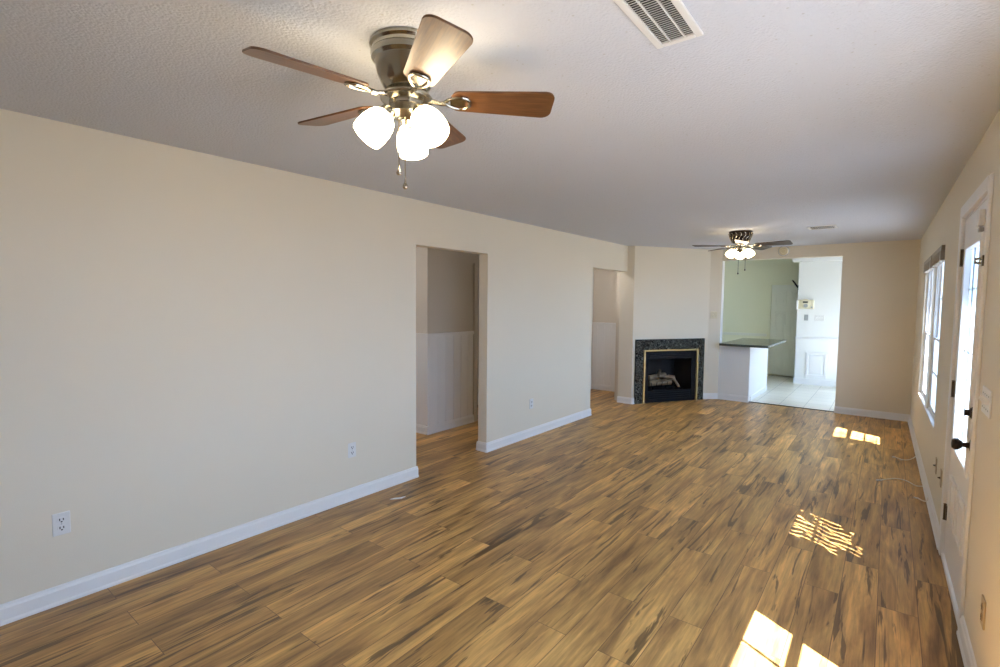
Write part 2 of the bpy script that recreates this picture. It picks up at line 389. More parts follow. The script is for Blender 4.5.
struct(obj('trim_1', boxes((K0.x-0.015, K0.x+0.006, YB+0.004, YB+0.135, 0.935, KH)), M_WHITE, bevel=0.002), 'white jamb at the left of the kitchen opening', 'trim')

# right wall openings
DY = (3.205, 4.118, 2.10)
W_FAR = (6.26, 7.28); W_NEAR = (5.24, 6.20); W_CAM = (0.40, 2.335); WZ = (0.585, 2.045)
KD = (9.4, 10.7, 2.05)
YEND = 12.42
def ra(y): return (y-Y0)/cosB
wall('wall_right', (rx(Y0), Y0), (rx(YEND), YEND), -RT,
     [(ra(DY[0]), ra(DY[1]), 0, DY[2])] + [(ra(a), ra(b), *WZ) for a, b in (W_FAR, W_NEAR, W_CAM)] + [(ra(KD[0]), ra(KD[1]), 0, KD[2])],
     M_CREAM, 'cream wall on the right with door and windows', z1=2.62)
struct(obj('wall_front', boxes((lx(Y0)-0.2, rx(Y0)+RT, Y0-0.12, Y0, 0, H)), M_CREAM), 'cream wall behind the camera', 'wall')
struct(obj('floor', boxes((-2.6, rx(Y0)+RT, Y0-0.12, YB+0.06, -0.1, 0)), M_FLOOR), 'amber brown wood plank floor with dark streaks', 'floor')
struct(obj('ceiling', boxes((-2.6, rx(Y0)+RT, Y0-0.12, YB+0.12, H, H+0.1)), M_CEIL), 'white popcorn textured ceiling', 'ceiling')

# ------------------------------------------------------------------ hall behind the left wall
HX = -0.95
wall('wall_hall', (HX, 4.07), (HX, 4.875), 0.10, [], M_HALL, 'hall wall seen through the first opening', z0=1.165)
wall('wall_hall_wainscot', (HX+0.004, 4.066), (HX+0.004, 4.875), 0.104, [], M_WHITE, 'white wainscot of the hall wall', z1=1.165)
bm = boxes((HX+0.004, HX+0.02, 4.061, 4.875, 1.15, 1.19), (-2.5, HX+0.02, 4.054, 4.07, 1.15, 1.19))
for i in range(6):
    y = 4.10 + i*0.135; box(bm, HX+0.004, HX+0.010, y, y+0.052, 0.10, 1.15)
struct(obj('trim_2', bm, M_WHITE, bevel=0.002), 'white chair rail and battens of the hall', 'trim')
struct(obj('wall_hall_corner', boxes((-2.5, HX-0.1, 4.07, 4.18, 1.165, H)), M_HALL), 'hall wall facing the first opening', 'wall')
struct(obj('wall_hall_corner_wainscot', boxes((-2.5, HX-0.1, 4.066, 4.18, 0, 1.165)), M_WHITE), 'white wainscot of the hall corner', 'wall')
# dark doorway further down the hall
bm = boxes((HX-0.02, HX+0.018, 4.89, 4.955, 0, 2.06), (HX-0.02, HX+0.018, 4.955, 5.75, 2.0, 2.06), (HX-0.02, HX+0.018, 5.69, 5.75, 0, 2.0))
struct(obj('trim_3', bm, M_HALL, bevel=0.003), 'casing of the hall doorway', 'trim')
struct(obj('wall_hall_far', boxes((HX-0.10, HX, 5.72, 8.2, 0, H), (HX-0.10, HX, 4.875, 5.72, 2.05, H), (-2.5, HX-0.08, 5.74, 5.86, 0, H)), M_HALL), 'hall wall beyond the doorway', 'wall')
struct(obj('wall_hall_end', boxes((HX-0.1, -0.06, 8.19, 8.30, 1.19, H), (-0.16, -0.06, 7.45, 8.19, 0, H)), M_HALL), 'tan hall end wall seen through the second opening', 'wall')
struct(obj('wall_hall_end_wainscot', boxes((HX-0.1, -0.06, 8.185, 8.30, 0, 1.19)), M_WHITE), 'white wainscot at the hall end', 'wall')
bm = boxes((HX, -0.12, 8.165, 8.186, 1.175, 1.215))
for i in range(6):
    x = -0.90 + i*0.135; box(bm, x, x+0.05, 8.178, 8.186, 0.1, 1.175)
struct(obj('trim_4', bm, M_WHITE, bevel=0.002), 'white chair rail and battens at the hall end', 'trim')
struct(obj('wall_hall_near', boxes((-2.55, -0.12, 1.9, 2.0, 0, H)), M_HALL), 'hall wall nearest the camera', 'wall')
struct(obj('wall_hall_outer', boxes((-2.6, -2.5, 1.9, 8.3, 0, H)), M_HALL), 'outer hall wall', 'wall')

# ------------------------------------------------------------------ baseboards
PROF = [(0, 0), (0.021, 0), (0.021, 0.012), (0.015, 0.020), (0.014, 0.075), (0.009, 0.084), (0.007, 0.094), (0, 0.097)]
def baseboard(name, runs, label, mat=None):
    """runs: list of (p0, p1) with the room to the RIGHT of p0->p1"""
    bm = bmesh.new()
    for p0, p1 in runs:
        p0, p1 = Vector(p0), Vector(p1); d = (p1-p0).normalized(); n = Vector((d.y, -d.x))
        ra_, rb_ = [], []
        for q, z in PROF:
            ra_.append(bm.verts.new((p0.x+n.x*q, p0.y+n.y*q, z))); rb_.append(bm.verts.new((p1.x+n.x*q, p1.y+n.y*q, z)))
        k = len(PROF)
        for i in range(k): bm.faces.new((ra_[i], ra_[(i+1) % k], rb_[(i+1) % k], rb_[i]))
        bm.faces.new(ra_[::-1]); bm.faces.new(rb_)
    return struct(obj(name, bm, mat or M_WHITE), label, 'baseboard')
P2 = lambda y, f: (f(y), y)
baseboard('baseboard_left', [(P2(Y0, lx), P2(O1[0]+0.012, lx)),
                             (P2(O1[1]-0.012, lx), P2(O2[0]+0.012, lx)),
                             ((lx(O1[1])-LT, O1[1]), (lx(O1[1])+0.012, O1[1])),
                             ((lx(O2[1])-LT, O2[1]), (A.x+0.01, O2[1])),
                             ((lx(O1[1])-LT-0.0, O1[1]+0.6), (lx(O1[1])-LT, O1[1]-0.012))], 'white baseboard along the left wall')
dAB = (B-A).normalized()
baseboard('baseboard_fireplace', [(A, A+dAB*0.05), (A+dAB*1.375, B), (B, K0)], 'white baseboard beside the fireplace')
baseboard('baseboard_back', [((KX1-0.004, YB), (rx(YB), YB)), ], 'white baseboard of the far wall')
baseboard('baseboard_pony', [((K0.x, YB), (1.557, YB))], 'white strip at the foot of the half wall')
baseboard('baseboard_right', [(P2(YB, rx), P2(DY[1]+0.085, rx)), (P2(DY[0]-0.034, rx), P2(Y0, rx))], 'white baseboard along the right wall')
baseboard('baseboard_hall', [((HX+0.004, 4.045), (HX+0.004, 4.885)), ((-2.5, 4.066), (HX+0.025, 4.066)), ((HX, 8.185), (-0.1, 8.185))], 'white baseboard in the hall')

# ------------------------------------------------------------------ kitchen
KZ = 2.62
KF = (1.2, rx(YB)+RT, YB+0.06, YEND)
struct(obj('floor_kitchen', boxes((-0.9, rx(YB)+RT, YB+0.06, YEND, -0.1, 0.002)), M_TILE), 'pale kitchen floor tiles', 'floor')
struct(obj('trim_5', boxes((1.557, KX1, YB+0.035, YB+0.075, 0.0, 0.009)), M_HINGE, bevel=0.003), 'dark threshold strip at the kitchen floor', 'trim')
struct(obj('ceiling_kitchen', boxes((-0.9, rx(YB)+RT, YB+0.12, YEND, KZ, KZ+0.1)), M_WHITE_WALL), 'white kitchen ceiling', 'ceiling')
struct(obj('wall_kitchen_back', boxes((-0.9, 1.22, 12.30, YEND, 0, KZ), (1.22, 1.92, 12.30, YEND, 2.03, KZ), (1.92, 3.6, 12.3, YEND, 0, KZ), (-0.9, 3.7, YEND, YEND+0.1, -0.1, KZ+0.1)), M_GREEN_CAST), 'kitchen wall at the back, greenish light cast in its colour', 'wall')
struct(obj('wall_kitchen_left', boxes((-0.9, -0.8, YB+0.12, 12.3, 0, KZ)), M_GREEN_CAST), 'kitchen wall on the left, greenish light cast in its colour', 'wall')
struct(obj('wall_kitchen_front', boxes((-0.8, K0.x, YB+0.03, YB+0.12, 0, KZ), (K0.x, rx(YB), YB+0.121, YB+0.13, KH+0.001, KZ)), M_WHITE_WALL), 'kitchen side of the opening wall', 'wall')
WKX = 1.845
struct(obj('wall_kitchen_white', boxes((WKX, rx(11.4)+0.02, 11.40, 11.52, 0, KZ)), M_WHITE_WALL), 'bright white kitchen wall with panel below', 'wall')
# wainscot panel, chair rail, crown on the white wall
bm = boxes((WKX-0.02, 3.58, 11.375, 11.401, 0.885, 0.93), (WKX-0.015, 3.58, 11.385, 11.401, 0, 0.12))
for a, b in ((2.03, 2.38), (2.56, 2.91), (3.09, 3.44)):
    for q in ((a, b, 0.60, 0.645), (a, b, 0.16, 0.205), (a, a+0.045, 0.205, 0.60), (b-0.045, b, 0.205, 0.60)): box(bm, q[0], q[1], 11.380, 11.401, q[2], q[3])
    box(bm, a+0.07, b-0.07, 11.388, 11.401, 0.23, 0.575)
struct(obj('trim_6', bm, M_WHITE, bevel=0.004), 'white raised panel wainscot of the kitchen wall', 'trim')
struct(obj('trim_7', boxes((1.735, 3.58, 11.28, 11.52, 2.40, KZ)), M_WHITE, bevel=0.01), 'white boxed header along the kitchen wall top', 'trim')
struct(obj('trim_8', boxes((-0.8, 1.17, 12.275, 12.301, 0.86, 0.92), (-0.8, 1.17, 12.28, 12.301, 0, 0.1)), M_GREEN_CAST_DOOR, bevel=0.004), 'rail along the green-cast kitchen wall', 'trim')

# kitchen six panel door
d2 = sempty('door_2', 'pale six panel kitchen door', 'door', (1.235, 12.285, 0))
bm = boxes((0, 0.66, 0, 0.035, 0.03, 1.985))
obj('door_slab', bm, M_GREEN_CAST_DOOR, d2)
bm = bmesh.new()
for (a, b) in ((0.08, 0.29), (0.37, 0.58)):
    for (z0, z1) in ((0.15, 0.60), (0.72, 1.42), (1.53, 1.86)):
        for q in ((a, b, z0, z0+0.022), (a, b, z1-0.022, z1), (a, a+0.022, z0+0.022, z1-0.022), (b-0.022, b, z0+0.022, z1-0.022)):
            box(bm, q[0], q[1], -0.010, 0.002, q[2], q[3])
        box(bm, a+0.05, b-0.05, -0.007, 0.002, z0+0.05, z1-0.05)
obj('raised_panel', bm, M_GREEN_CAST_DOOR, d2, bevel=0.004)
bm = boxes((-0.06, -0.005, -0.02, 0.02, 0, 2.05), (-0.005, 0.665, -0.02, 0.02, 1.99, 2.05), (0.665, 0.72, -0.02, 0.02, 0, 2.05))
obj('door_casing', bm, M_GREEN_CAST, d2, bevel=0.003)

# peninsula: base cabinet + worktop
struct(obj('trim_10', boxes((1.549, 1.565, YB-0.001, YB+0.12, 0.0, 0.893)), M_WHITE), 'end face of the half wall, whitened for the light on it', 'trim')  # white strip stands in for bright light on the wall's end
pen = thing('peninsula_cabinet', 'white end panel of the kitchen peninsula beneath the dark countertop', 'cabinet', (1.33, YB+0.12, 0))
obj('carcass', boxes((-0.22, 0.219, 0.0, 1.38, 0.002, 0.893)), M_WHITE, pen)
bm = boxes((0.219, 0.235, 0.003, 1.385, 0.002, 0.893)); obj('end_panel', bm, M_WHITE, pen, bevel=0.002)
obj('base_strip', boxes((0.235, 0.245, 0.003, 1.38, 0.002, 0.08)), M_WHITE, pen, bevel=0.003)
ct = obj('kitchen_countertop', boxes((1.135, 1.845, 8.52, 10.22, 0.895, 0.932)), M_GRANITE, bevel=0.004)
tag(ct, 'dark speckled countertop lying on the half wall of the kitchen opening', 'countertop')

# wall phone / intercom and plates on the white wall
ph = thing('wall_intercom', 'cream handset intercom mounted on the white kitchen wall', 'intercom', (1.985, 11.40, 1.60))
obj('housing', boxes((-0.15, 0.14, -0.045, 0, -0.12, 0.06)), M_IVORY, ph, bevel=0.018, seg=3)
bm = lathe(bmesh.new(), [(0.085, 0), (0.085, 0.012), (0.07, 0.022), (0.0, 0.022)], 28, Matrix.Translation((0.0, -0.045, -0.01)) @ Matrix.Rotation(R(90), 4, 'X')); obj('dial_face', bm, M_IVORY, ph, smooth=35)
bm = boxes((-0.045, 0.04, -0.072, -0.066, 0.0, 0.03)); obj('display', bm, M_DARK, ph, bevel=0.003)
bm = lathe(bmesh.new(), [(0.036, 0), (0.036, 0.008), (0.0, 0.008)], 20, Matrix.Translation((0.005, -0.067, -0.055)) @ Matrix.Rotation(R(90), 4, 'X')); obj('speaker', bm, M_GREYPL, ph, smooth=35)
bm = lathe(bmesh.new(), [(0.018, 0), (0.016, 0.012), (0.0, 0.012)], 16, Matrix.Translation((0.105, -0.045, -0.085)) @ Matrix.Rotation(R(90), 4, 'X')); obj('button', bm, M_GREYPL, ph, smooth=35)
obj('handset', boxes((-0.165, -0.125, -0.075, -0.02, -0.13, 0.05)), M_PLASTIC, ph, bevel=0.015, seg=3)

def toggle_plate(name, label, loc, rz, gangs, mat, cat='light switch'):
    """local -y faces the room"""
    t = thing(name, label, cat, loc, rz); wd = 0.07 + 0.046*(gangs-1)
    obj('cover_plate', boxes((-wd/2, wd/2, -0.006, 0, -0.0575, 0.0575)), mat, t, bevel=0.003)
    for g in range(gangs):
        x = (g-(gangs-1)/2)*0.046
        obj('toggle', box(bmesh.new(), -0.005, 0.005, -0.016, 0, -0.011, 0.011, Matrix.Translation((x, -0.004, 0.004)) @ Matrix.Rotation(R(-25), 4, 'X')), mat, t, bevel=0.001)
        for z in (-0.03, 0.03):
            obj('screw', lathe(bmesh.new(), [(0.0035, 0), (0.0035, 0.0015), (0, 0.0015)], 10, Matrix.Translation((x, -0.006, z)) @ Matrix.Rotation(R(90), 4, 'X')), M_GREYPL, t)
    return t
toggle_plate('light_switch', 'single grey switch plate under the kitchen intercom', (2.0, 11.40, 1.315), 0, 1, M_GREYPL)
toggle_plate('light_switch', 'wide pale switch plate right of the grey one on the kitchen wall', (2.22, 11.40, 1.31), 0, 3, M_PLASTIC)
# black bracket by the white wall's edge
bk = thing('wall_bracket', 'black metal arm sticking out beside the white kitchen wall edge', 'bracket', (WKX, 11.44, 1.95))
bm = bmesh.new(); tube(bm, [(-0.005, 0, -0.05), (-0.03, 0, -0.02), (-0.10, -0.02, 0.085), (-0.115, -0.02, 0.10)], [0.018, 0.017, 0.014, 0.006]); obj('arm', bm, M_BLACK, bk, smooth=40)
obj('mount_plate', boxes((-0.008, 0.0, -0.03, 0.03, -0.10, 0.0)), M_BLACK, bk, bevel=0.002)

# ------------------------------------------------------------------ windows and doors in the right wall
GLASS_IN = 0.095
def wempty(kind, name, label, cat, y, z=0.0, group=None):
    """local +x points outwards through the right wall, local y runs away from the camera"""
    if kind == 'structure': return sempty(name, label, cat, (rx(y), y, z), BE)
    return thing(name, label, cat, (rx(y), y, z), BE, group)
def grid_sash(w, z0, z1, x, fr, mu, cols, rows, fb, ft):
    """frame boxes, muntin boxes for a sash centred on y=0"""
    h = w/2; d = 0.022
    f = [(x, x+d, -h, h, z0, z0+fb), (x, x+d, -h, h, z1-ft, z1), (x, x+d, -h, -h+fr, z0+fb, z1-ft), (x, x+d, h-fr, h, z0+fb, z1-ft)]
    m = []; iw = w-2*fr; ih = z1-z0-fb-ft
    for i in range(1, cols): y = -h+fr+iw*i/cols; m.append((x+0.005, x+0.017, y-mu/2, y+mu/2, z0+fb, z1-ft))
    for j in range(1, rows): z = z0+fb+ih*j/rows; m.append((x+0.006, x+0.016, -h+fr, h-fr, z-mu/2, z+mu/2))
    g = [(x+0.010, x+0.012, -h+fr*0.7, h-fr*0.7, z0+fb*0.7, z1-ft*0.7)]
    return f, m, g
def dh_window(name, label, y0, y1, cols, rows):
    yc = (y0+y1)/2; wd = (y1-y0)/cosB - 0.004
    e = wempty('structure', name, label, 'window', yc)
    z0, z1 = WZ; h = wd/2; j = 0.028
    obj('window_frame', boxes((0.022, RT, -h, -h+j, z0, z1), (0.022, RT, h-j, h, z0, z1), (0.022, RT, -h+j, h-j, z1-j, z1), (0.022, RT, -h+j, h-j, z0, z0+j)), M_WHITE, e, bevel=0.002)
    zm = (z0+z1)/2-0.05
    n = 2 if wd > 1.4 else 1
    iw = (wd-2*j)/n
    for k in range(n):
        yo = -h+j+iw*(k+0.5)
        for nm, a, b, x, fb, ft in (('lower_sash', z0+j, zm+0.008, 0.030, 0.03, 0.016), ('upper_sash', zm-0.008, z1-j, 0.0525, 0.016, 0.03)):
            f, m, g = grid_sash(iw-0.004, a, b, x, 0.028, 0.014, cols, rows, fb, ft)
            sh = lambda L_: [(q[0], q[1], q[2]+yo, q[3]+yo, q[4], q[5]) for q in L_]
            s = obj(nm, boxes(*sh(f)), M_WHITE, e, bevel=0.003)
            obj('muntin', boxes(*sh(m)), M_WHITE, s); obj('pane', boxes(*sh(g)), M_GLASS, s)
    obj('window_sill', boxes((-0.004, 0.024, -h, h, z0-0.004, z0+0.012)), M_WHITE, e, bevel=0.004)
    return e, wd
def blind(label, y0, y1):
    yc = (y0+y1)/2; h = ((y1-y0)/cosB)/2-0.012
    t = wempty('thing', 'window_blind', label, 'window blind', yc, WZ[1], 'raised blinds')
    obj('headrail', boxes((-0.022, 0.014, -h, h, -0.042, -0.001)), M_BLIND, t, bevel=0.004)
    bm = bmesh.new()
    for i in range(14): box(bm, -0.023, 0.014, -h+0.006, h-0.006, -0.050-0.0042*i, -0.0475-0.0042*i)
    obj('raised_slats', bm, M_BLIND, t)
    obj('bottom_rail', boxes((-0.023, 0.014, -h+0.004, h-0.004, -0.122, -0.108)), M_BLIND, t, bevel=0.003)
    bm = bmesh.new(); tube(bm, [(-0.023, -h+0.06, -0.02), (-0.026, -h+0.06, -0.30), (-0.026, -h+0.06, -0.56)], 0.003, 6); obj('tilt_wand', bm, M_PLASTIC, t)
    return t
dh_window('window_1', 'far window of the pair in the right wall', *W_FAR, 3, 2)
dh_window('window_2', 'near window of the pair in the right wall', *W_NEAR, 3, 2)
dh_window('window_3', 'window in the right wall beside the camera', *W_CAM, 3, 1)
blind('raised blind at the top of the farther window in the right wall', *W_FAR)
blind('raised blind at the top of the window nearer the door', *W_NEAR)

# front door
dyc = (DY[0]+DY[1])/2; dw = (DY[1]-DY[0])/cosB; hd = dw/2; DZ = DY[2]
d1 = wempty('structure', 'door_1', 'front door with tall leaded glass in the right wall', 'door', dyc)
obj('door_casing', boxes((-0.014, 0, -hd-0.032, -hd+0.006, 0, DZ+0.065), (-0.018, 0, hd-0.006, hd+0.065, 0, DZ+0.065), (-0.018, 0, -hd+0.006, hd-0.006, DZ-0.006, DZ+0.065)), M_WHITE, d1, bevel=0.004)
obj('door_jamb', boxes((0.0, RT, -hd, -hd+0.02, 0, DZ), (0.0, RT, hd-0.02, hd, 0, DZ), (0.0, RT, -hd+0.02, hd-0.02, DZ-0.02, DZ)), M_WHITE, d1)
obj('threshold', boxes((-0.012, RT, -hd+0.02, hd-0.02, 0.0, 0.028)), M_WHITE, d1, bevel=0.005)
sl = hd-0.023; SX0, SX1 = 0.002, 0.046
GY = 0.285; GZ0, GZ1 = 0.735, 1.90
slab = obj('door_slab', boxes((SX0, SX1, -sl, -GY, 0.034, DZ-0.024), (SX0, SX1, GY, sl, 0.034, DZ-0.024), (SX0, SX1, -GY, GY, 0.034, GZ0), (SX0, SX1, -GY, GY, GZ1, DZ-0.024)), M_WHITE, d1)
obj('glass_frame', boxes((SX0-0.012, SX1+0.012, -GY-0.025, -GY+0.012, GZ0-0.025, GZ1+0.025), (SX0-0.012, SX1+0.012, GY-0.012, GY+0.025, GZ0-0.025, GZ1+0.025),
    (SX0-0.012, SX1+0.012, -GY+0.012, GY-0.012, GZ0-0.025, GZ0+0.012), (SX0-0.012, SX1+0.012, -GY+0.012, GY-0.012, GZ1-0.012, GZ1+0.025)), M_WHITE, d1, bevel=0.006)
obj('leaded_glass', boxes((0.022, 0.026, -GY, GY, GZ0, GZ1)), M_LEADED, d1)
bm = bmesh.new()
for z in (1.31, 1.66): box(bm, 0.016, 0.032, -GY+0.012, GY-0.012, z-0.002, z+0.002)
for y in (-0.14, 0.14): box(bm, 0.016, 0.032, y-0.002, y+0.002, GZ0+0.012, GZ1-0.012)
obj('lead_came', bm, M_GREYPL, d1)
bm = bmesh.new()
for a, b in ((-0.285, -0.03), (0.03, 0.285)):
    for q in ((a, b, 0.30, 0.325), (a, b, 0.545, 0.57), (a, a+0.025, 0.325, 0.545), (b-0.025, b, 0.325, 0.545)): box(bm, SX0-0.010, SX0+0.002, *q)
    box(bm, SX0-0.006, SX0+0.002, a+0.055, b-0.055, 0.355, 0.515)
obj('raised_panel', bm, M_WHITE, d1, bevel=0.004)
for z in (0.29, 1.06, 1.855):
    bm = bmesh.new()
    lathe(bm, [(0.0075, -0.045), (0.0075, 0.045)], 12, Matrix.Translation((-0.006, hd-0.018, z)))
    for q in (-0.052, 0.045): lathe(bm, [(0.004, q), (0.009, q+0.002), (0.009, q+0.005), (0.004, q+0.007)], 12, Matrix.Translation((-0.006, hd-0.018, z)))
    box(bm, -0.003, 0.003, hd-0.045, hd-0.012, z-0.045, z+0.045)
    obj('hinge', bm, M_HINGE, d1, smooth=40)
ky = -sl+0.062
bm = lathe(bmesh.new(), [(0.031, 0), (0.031, 0.006), (0.014, 0.012), (0.012, 0.035), (0.020, 0.040), (0.0285, 0.052), (0.0285, 0.064), (0.020, 0.074), (0.0, 0.077)], 28, Matrix.Translation((SX0, ky, 0.89)) @ Matrix.Rotation(R(-90), 4, 'Y'))
obj('door_knob', bm, M_BRONZE, d1, smooth=35)
bm = lathe(bmesh.new(), [(0.030, 0), (0.030, 0.008), (0.022, 0.016), (0.0, 0.016)], 28, Matrix.Translation((SX0, ky, 1.05)) @ Matrix.Rotation(R(-90), 4, 'Y'))
box(bm, SX0-0.036, SX0-0.014, ky-0.006, ky+0.006, 1.035, 1.065)
obj('deadbolt', bm, M_BRONZE, d1, smooth=35)
# sensor box and security guard high on the door
sn = wempty('thing', 'door_sensor', 'small white alarm sensor box at the top of the front door', 'alarm sensor', 3.40, 1.985)
obj('sensor_body', boxes((-0.022, SX0, -0.035, 0.035, -0.03, 0.05)), M_PLASTIC, sn, bevel=0.004)
obj('magnet', boxes((-0.016, SX0, -0.025, 0.025, -0.055, -0.036)), M_GREYPL, sn, bevel=0.002)
gd = wempty('thing', 'door_guard', 'brass swing guard on the near casing of the front door', 'door guard', DY[0]-0.012, 1.775)
obj('base', boxes((-0.020, -0.014, -0.018, 0.018, -0.025, 0.025)), M_HINGE, gd, bevel=0.002)
bm = bmesh.new(); tube(bm, [(-0.020, 0.01, 0.010), (-0.034, 0.015, 0.010), (-0.040, 0.0, 0.010), (-0.040, -0.0, -0.010), (-0.034, 0.015, -0.010), (-0.020, 0.01, -0.010)], 0.006, 8); obj('swing_bar', bm, M_NICKEL, gd, smooth=40)

# kitchen patio door (off to the right, source of the kitchen daylight)
kyc = (KD[0]+KD[1])/2; kh = (KD[1]-KD[0])/cosB/2-0.002
d3 = wempty('structure', 'door_3', 'sliding glass patio door of the kitchen', 'door', kyc)
obj('door_frame', boxes((0.04, 0.14, -kh, -kh+0.05, 0.002, KD[2]), (0.04, 0.14, kh-0.05, kh, 0.002, KD[2]), (0.04, 0.14, -kh+0.05, kh-0.05, KD[2]-0.05, KD[2]), (0.04, 0.14, -kh+0.05, kh-0.05, 0.002, 0.05), (0.05, 0.13, -0.04, 0.04, 0.05, KD[2]-0.05)), M_WHITE, d3, bevel=0.003)
for a, b in ((-kh+0.05, -0.04), (0.04, kh-0.05)): obj('pane', boxes((0.088, 0.092, a, b, 0.05, KD[2]-0.05)), M_GLASS, d3)

# ------------------------------------------------------------------ outlets, switches, plates
def outlet(name, label, loc, rz, mat, group=None, slots=True):
    """local -y faces the room"""
    t = thing(name, label, 'outlet', loc, rz, group)
    obj('cover_plate', boxes((-0.036, 0.036, -0.006, 0, -0.058, 0.058)), mat, t, bevel=0.003)
    for z in (-0.021, 0.021):
        out = [(0.0175*math.copysign(min(1, abs(math.cos(a))*1.15), math.cos(a)), 0.0145*math.sin(a)) for a in [2*math.pi*i/20 for i in range(20)]]
        rc = obj('receptacle', prism(bmesh.new(), out, 0, 0.0085, Matrix.Translation((0, 0, z)) @ Matrix.Rotation(R(90), 4, 'X')), mat, t)
        bm = boxes((-0.0095, -0.0050, -0.0092, -0.008, z-0.004, z+0.009), (0.0050, 0.0095, -0.0092, -0.008, z-0.003, z+0.008))
        lathe(bm, [(0.004, 0), (0.004, 0.0012)], 10, Matrix.Translation((0, -0.008, z-0.009)) @ Matrix.Rotation(R(90), 4, 'X'))
        obj('slot', bm, M_DARK, rc)
    obj('screw', lathe(bmesh.new(), [(0.003, 0), (0.003, 0.0015)], 10, Matrix.Translation((0, -0.006, 0)) @ Matrix.Rotation(R(90), 4, 'X')), M_GREYPL, t)
    return t
LRZ = R(90)-AL    # left wall: local -y points to +x
RRZ = R(-90)+BE   # right wall: local -y points to -x
o1 = outlet('wall_outlet', 'white outlet on the left wall nearest the camera', (lx(0.597), 0.597, 0.414), LRZ, M_PLASTIC)
dup(o1, (lx(2.337), 2.337, 0.398), LRZ, 'white outlet on the left wall just before the first opening')
dup(o1, (lx(4.785), 4.785, 0.385), LRZ, 'white outlet on the left wall between the two openings')
outlet('wall_outlet', 'beige outlet low on the right wall nearer than the front door', (rx(2.69), 2.69, 0.356), RRZ, M_BEIGE)
def jack(label, y, z):
    t = thing('cable_plate', label, 'cable plate', (rx(y), y, z), RRZ)
    obj('cover_plate', boxes((-0.035, 0.035, -0.006, 0, -0.0575, 0.0575)), M_BEIGE, t, bevel=0.003)
    obj('jack', lathe(bmesh.new(), [(0.008, 0), (0.008, 0.004), (0.0048, 0.004), (0.0048, 0.014), (0, 0.014)], 14, Matrix.Translation((0, -0.006, 0)) @ Matrix.Rotation(R(90), 4, 'X')), M_HINGE, t)
jack('beige cable plate low on the right wall, the one nearer the windows', 4.84, 0.39)
jack('beige cable plate low on the right wall, the one nearer the front door', 4.47, 0.40)
toggle_plate('light_switch', 'wide white switch plate right of the front door knob', (rx(2.942), 2.942, 1.160), RRZ, 4, M_WHITE)
dBK = (K0-B).normalized()
sp = B + dBK*0.085
toggle_plate('light_switch', 'ivory double switch plate between fireplace and kitchen opening', (sp.x, sp.y, 1.385), math.atan2(dBK.y, dBK.x), 2, M_IVORY)

# ------------------------------------------------------------------ fireplace
frz = math.atan2(dAB.y, dAB.x)
fp = thing('fireplace', 'black gas fireplace with dark marble surround and brass edge in the corner', 'fireplace', (A.x, A.y, 0), frz)
X0, X1, ZT = 0.045, 1.355, 1.005; G0, G1, GT = 0.190, 1.215, 0.835
obj('marble_surround', boxes((X0, G0, -0.028, 0.0, 0, ZT), (G1, X1, -0.028, 0.0, 0, ZT), (G0, G1, -0.028, 0.0, GT, ZT)), M_MARBLE, fp, bevel=0.003)
obj('brass_trim', boxes((G0-0.006, G0+0.022, -0.05, -0.028, 0, GT+0.006), (G1-0.022, G1+0.006, -0.05, -0.028, 0, GT+0.006), (G0+0.022, G1-0.022, -0.05, -0.028, GT-0.018, GT+0.006)), M_BRASS, fp, bevel=0.003)
fx0, fx1, fz1 = FX0+0.003, FX1-0.003, FZ1-0.003
obj('firebox', boxes((fx0, fx1, 0.42, 0.44, 0.002, fz1), (fx0, fx0+0.02, 0, 0.42, 0.002, fz1), (fx1-0.02, fx1, 0, 0.42, 0.002, fz1),
    (fx0+0.02, fx1-0.02, 0, 0.42, fz1-0.02, fz1), (fx0+0.02, fx1-0.02, 0, 0.42, 0.002, 0.16)), M_BLACKB, fp)
obj('face_frame', boxes((G0+0.022, fx0+0.035, -0.026, -0.004, 0.002, GT-0.018), (fx1-0.035, G1-0.022, -0.026, -0.004, 0.002, GT-0.018), (fx0+0.035, fx1-0.035, -0.022, -0.004, 0.690, GT-0.018), (fx0+0.035, fx1-0.035, -0.022, -0.004, 0.002, 0.19)), M_BLACK, fp, bevel=0.003)
bm = bmesh.new()
for i in range(3): box(bm, fx0+0.05, fx1-0.05, -0.034, -0.022, 0.715+i*0.028, 0.728+i*0.028)
obj('upper_louver', bm, M_BLACK, fp, bevel=0.002)
bm = bmesh.new()
for i in range(4): box(bm, fx0+0.05, fx1-0.05, -0.034, -0.022, 0.04+i*0.034, 0.058+i*0.034)
obj('lower_louver', bm, M_BLACK, fp, bevel=0.002)
gr = bmesh.new(); cxm = (fx0+fx1)/2-0.03
for i in range(6):
    x = cxm-0.25+i*0.1; tube(gr, [(x, 0.06, 0.31), (x, 0.07, 0.245), (x, 0.32, 0.235), (x, 0.34, 0.31)], 0.007, 6); 
for y in (0.10, 0.30): tube(gr, [(cxm-0.26, y, 0.236), (cxm+0.26, y, 0.236)], 0.007, 6)
for x in (-0.2, 0.2):
    for y in (0.10, 0.30): tube(gr, [(cxm+x, y, 0.236), (cxm+x, y, 0.16)], 0.007, 6)
obj('grate', gr, M_BLACK, fp)
rnd = random.Random(3)
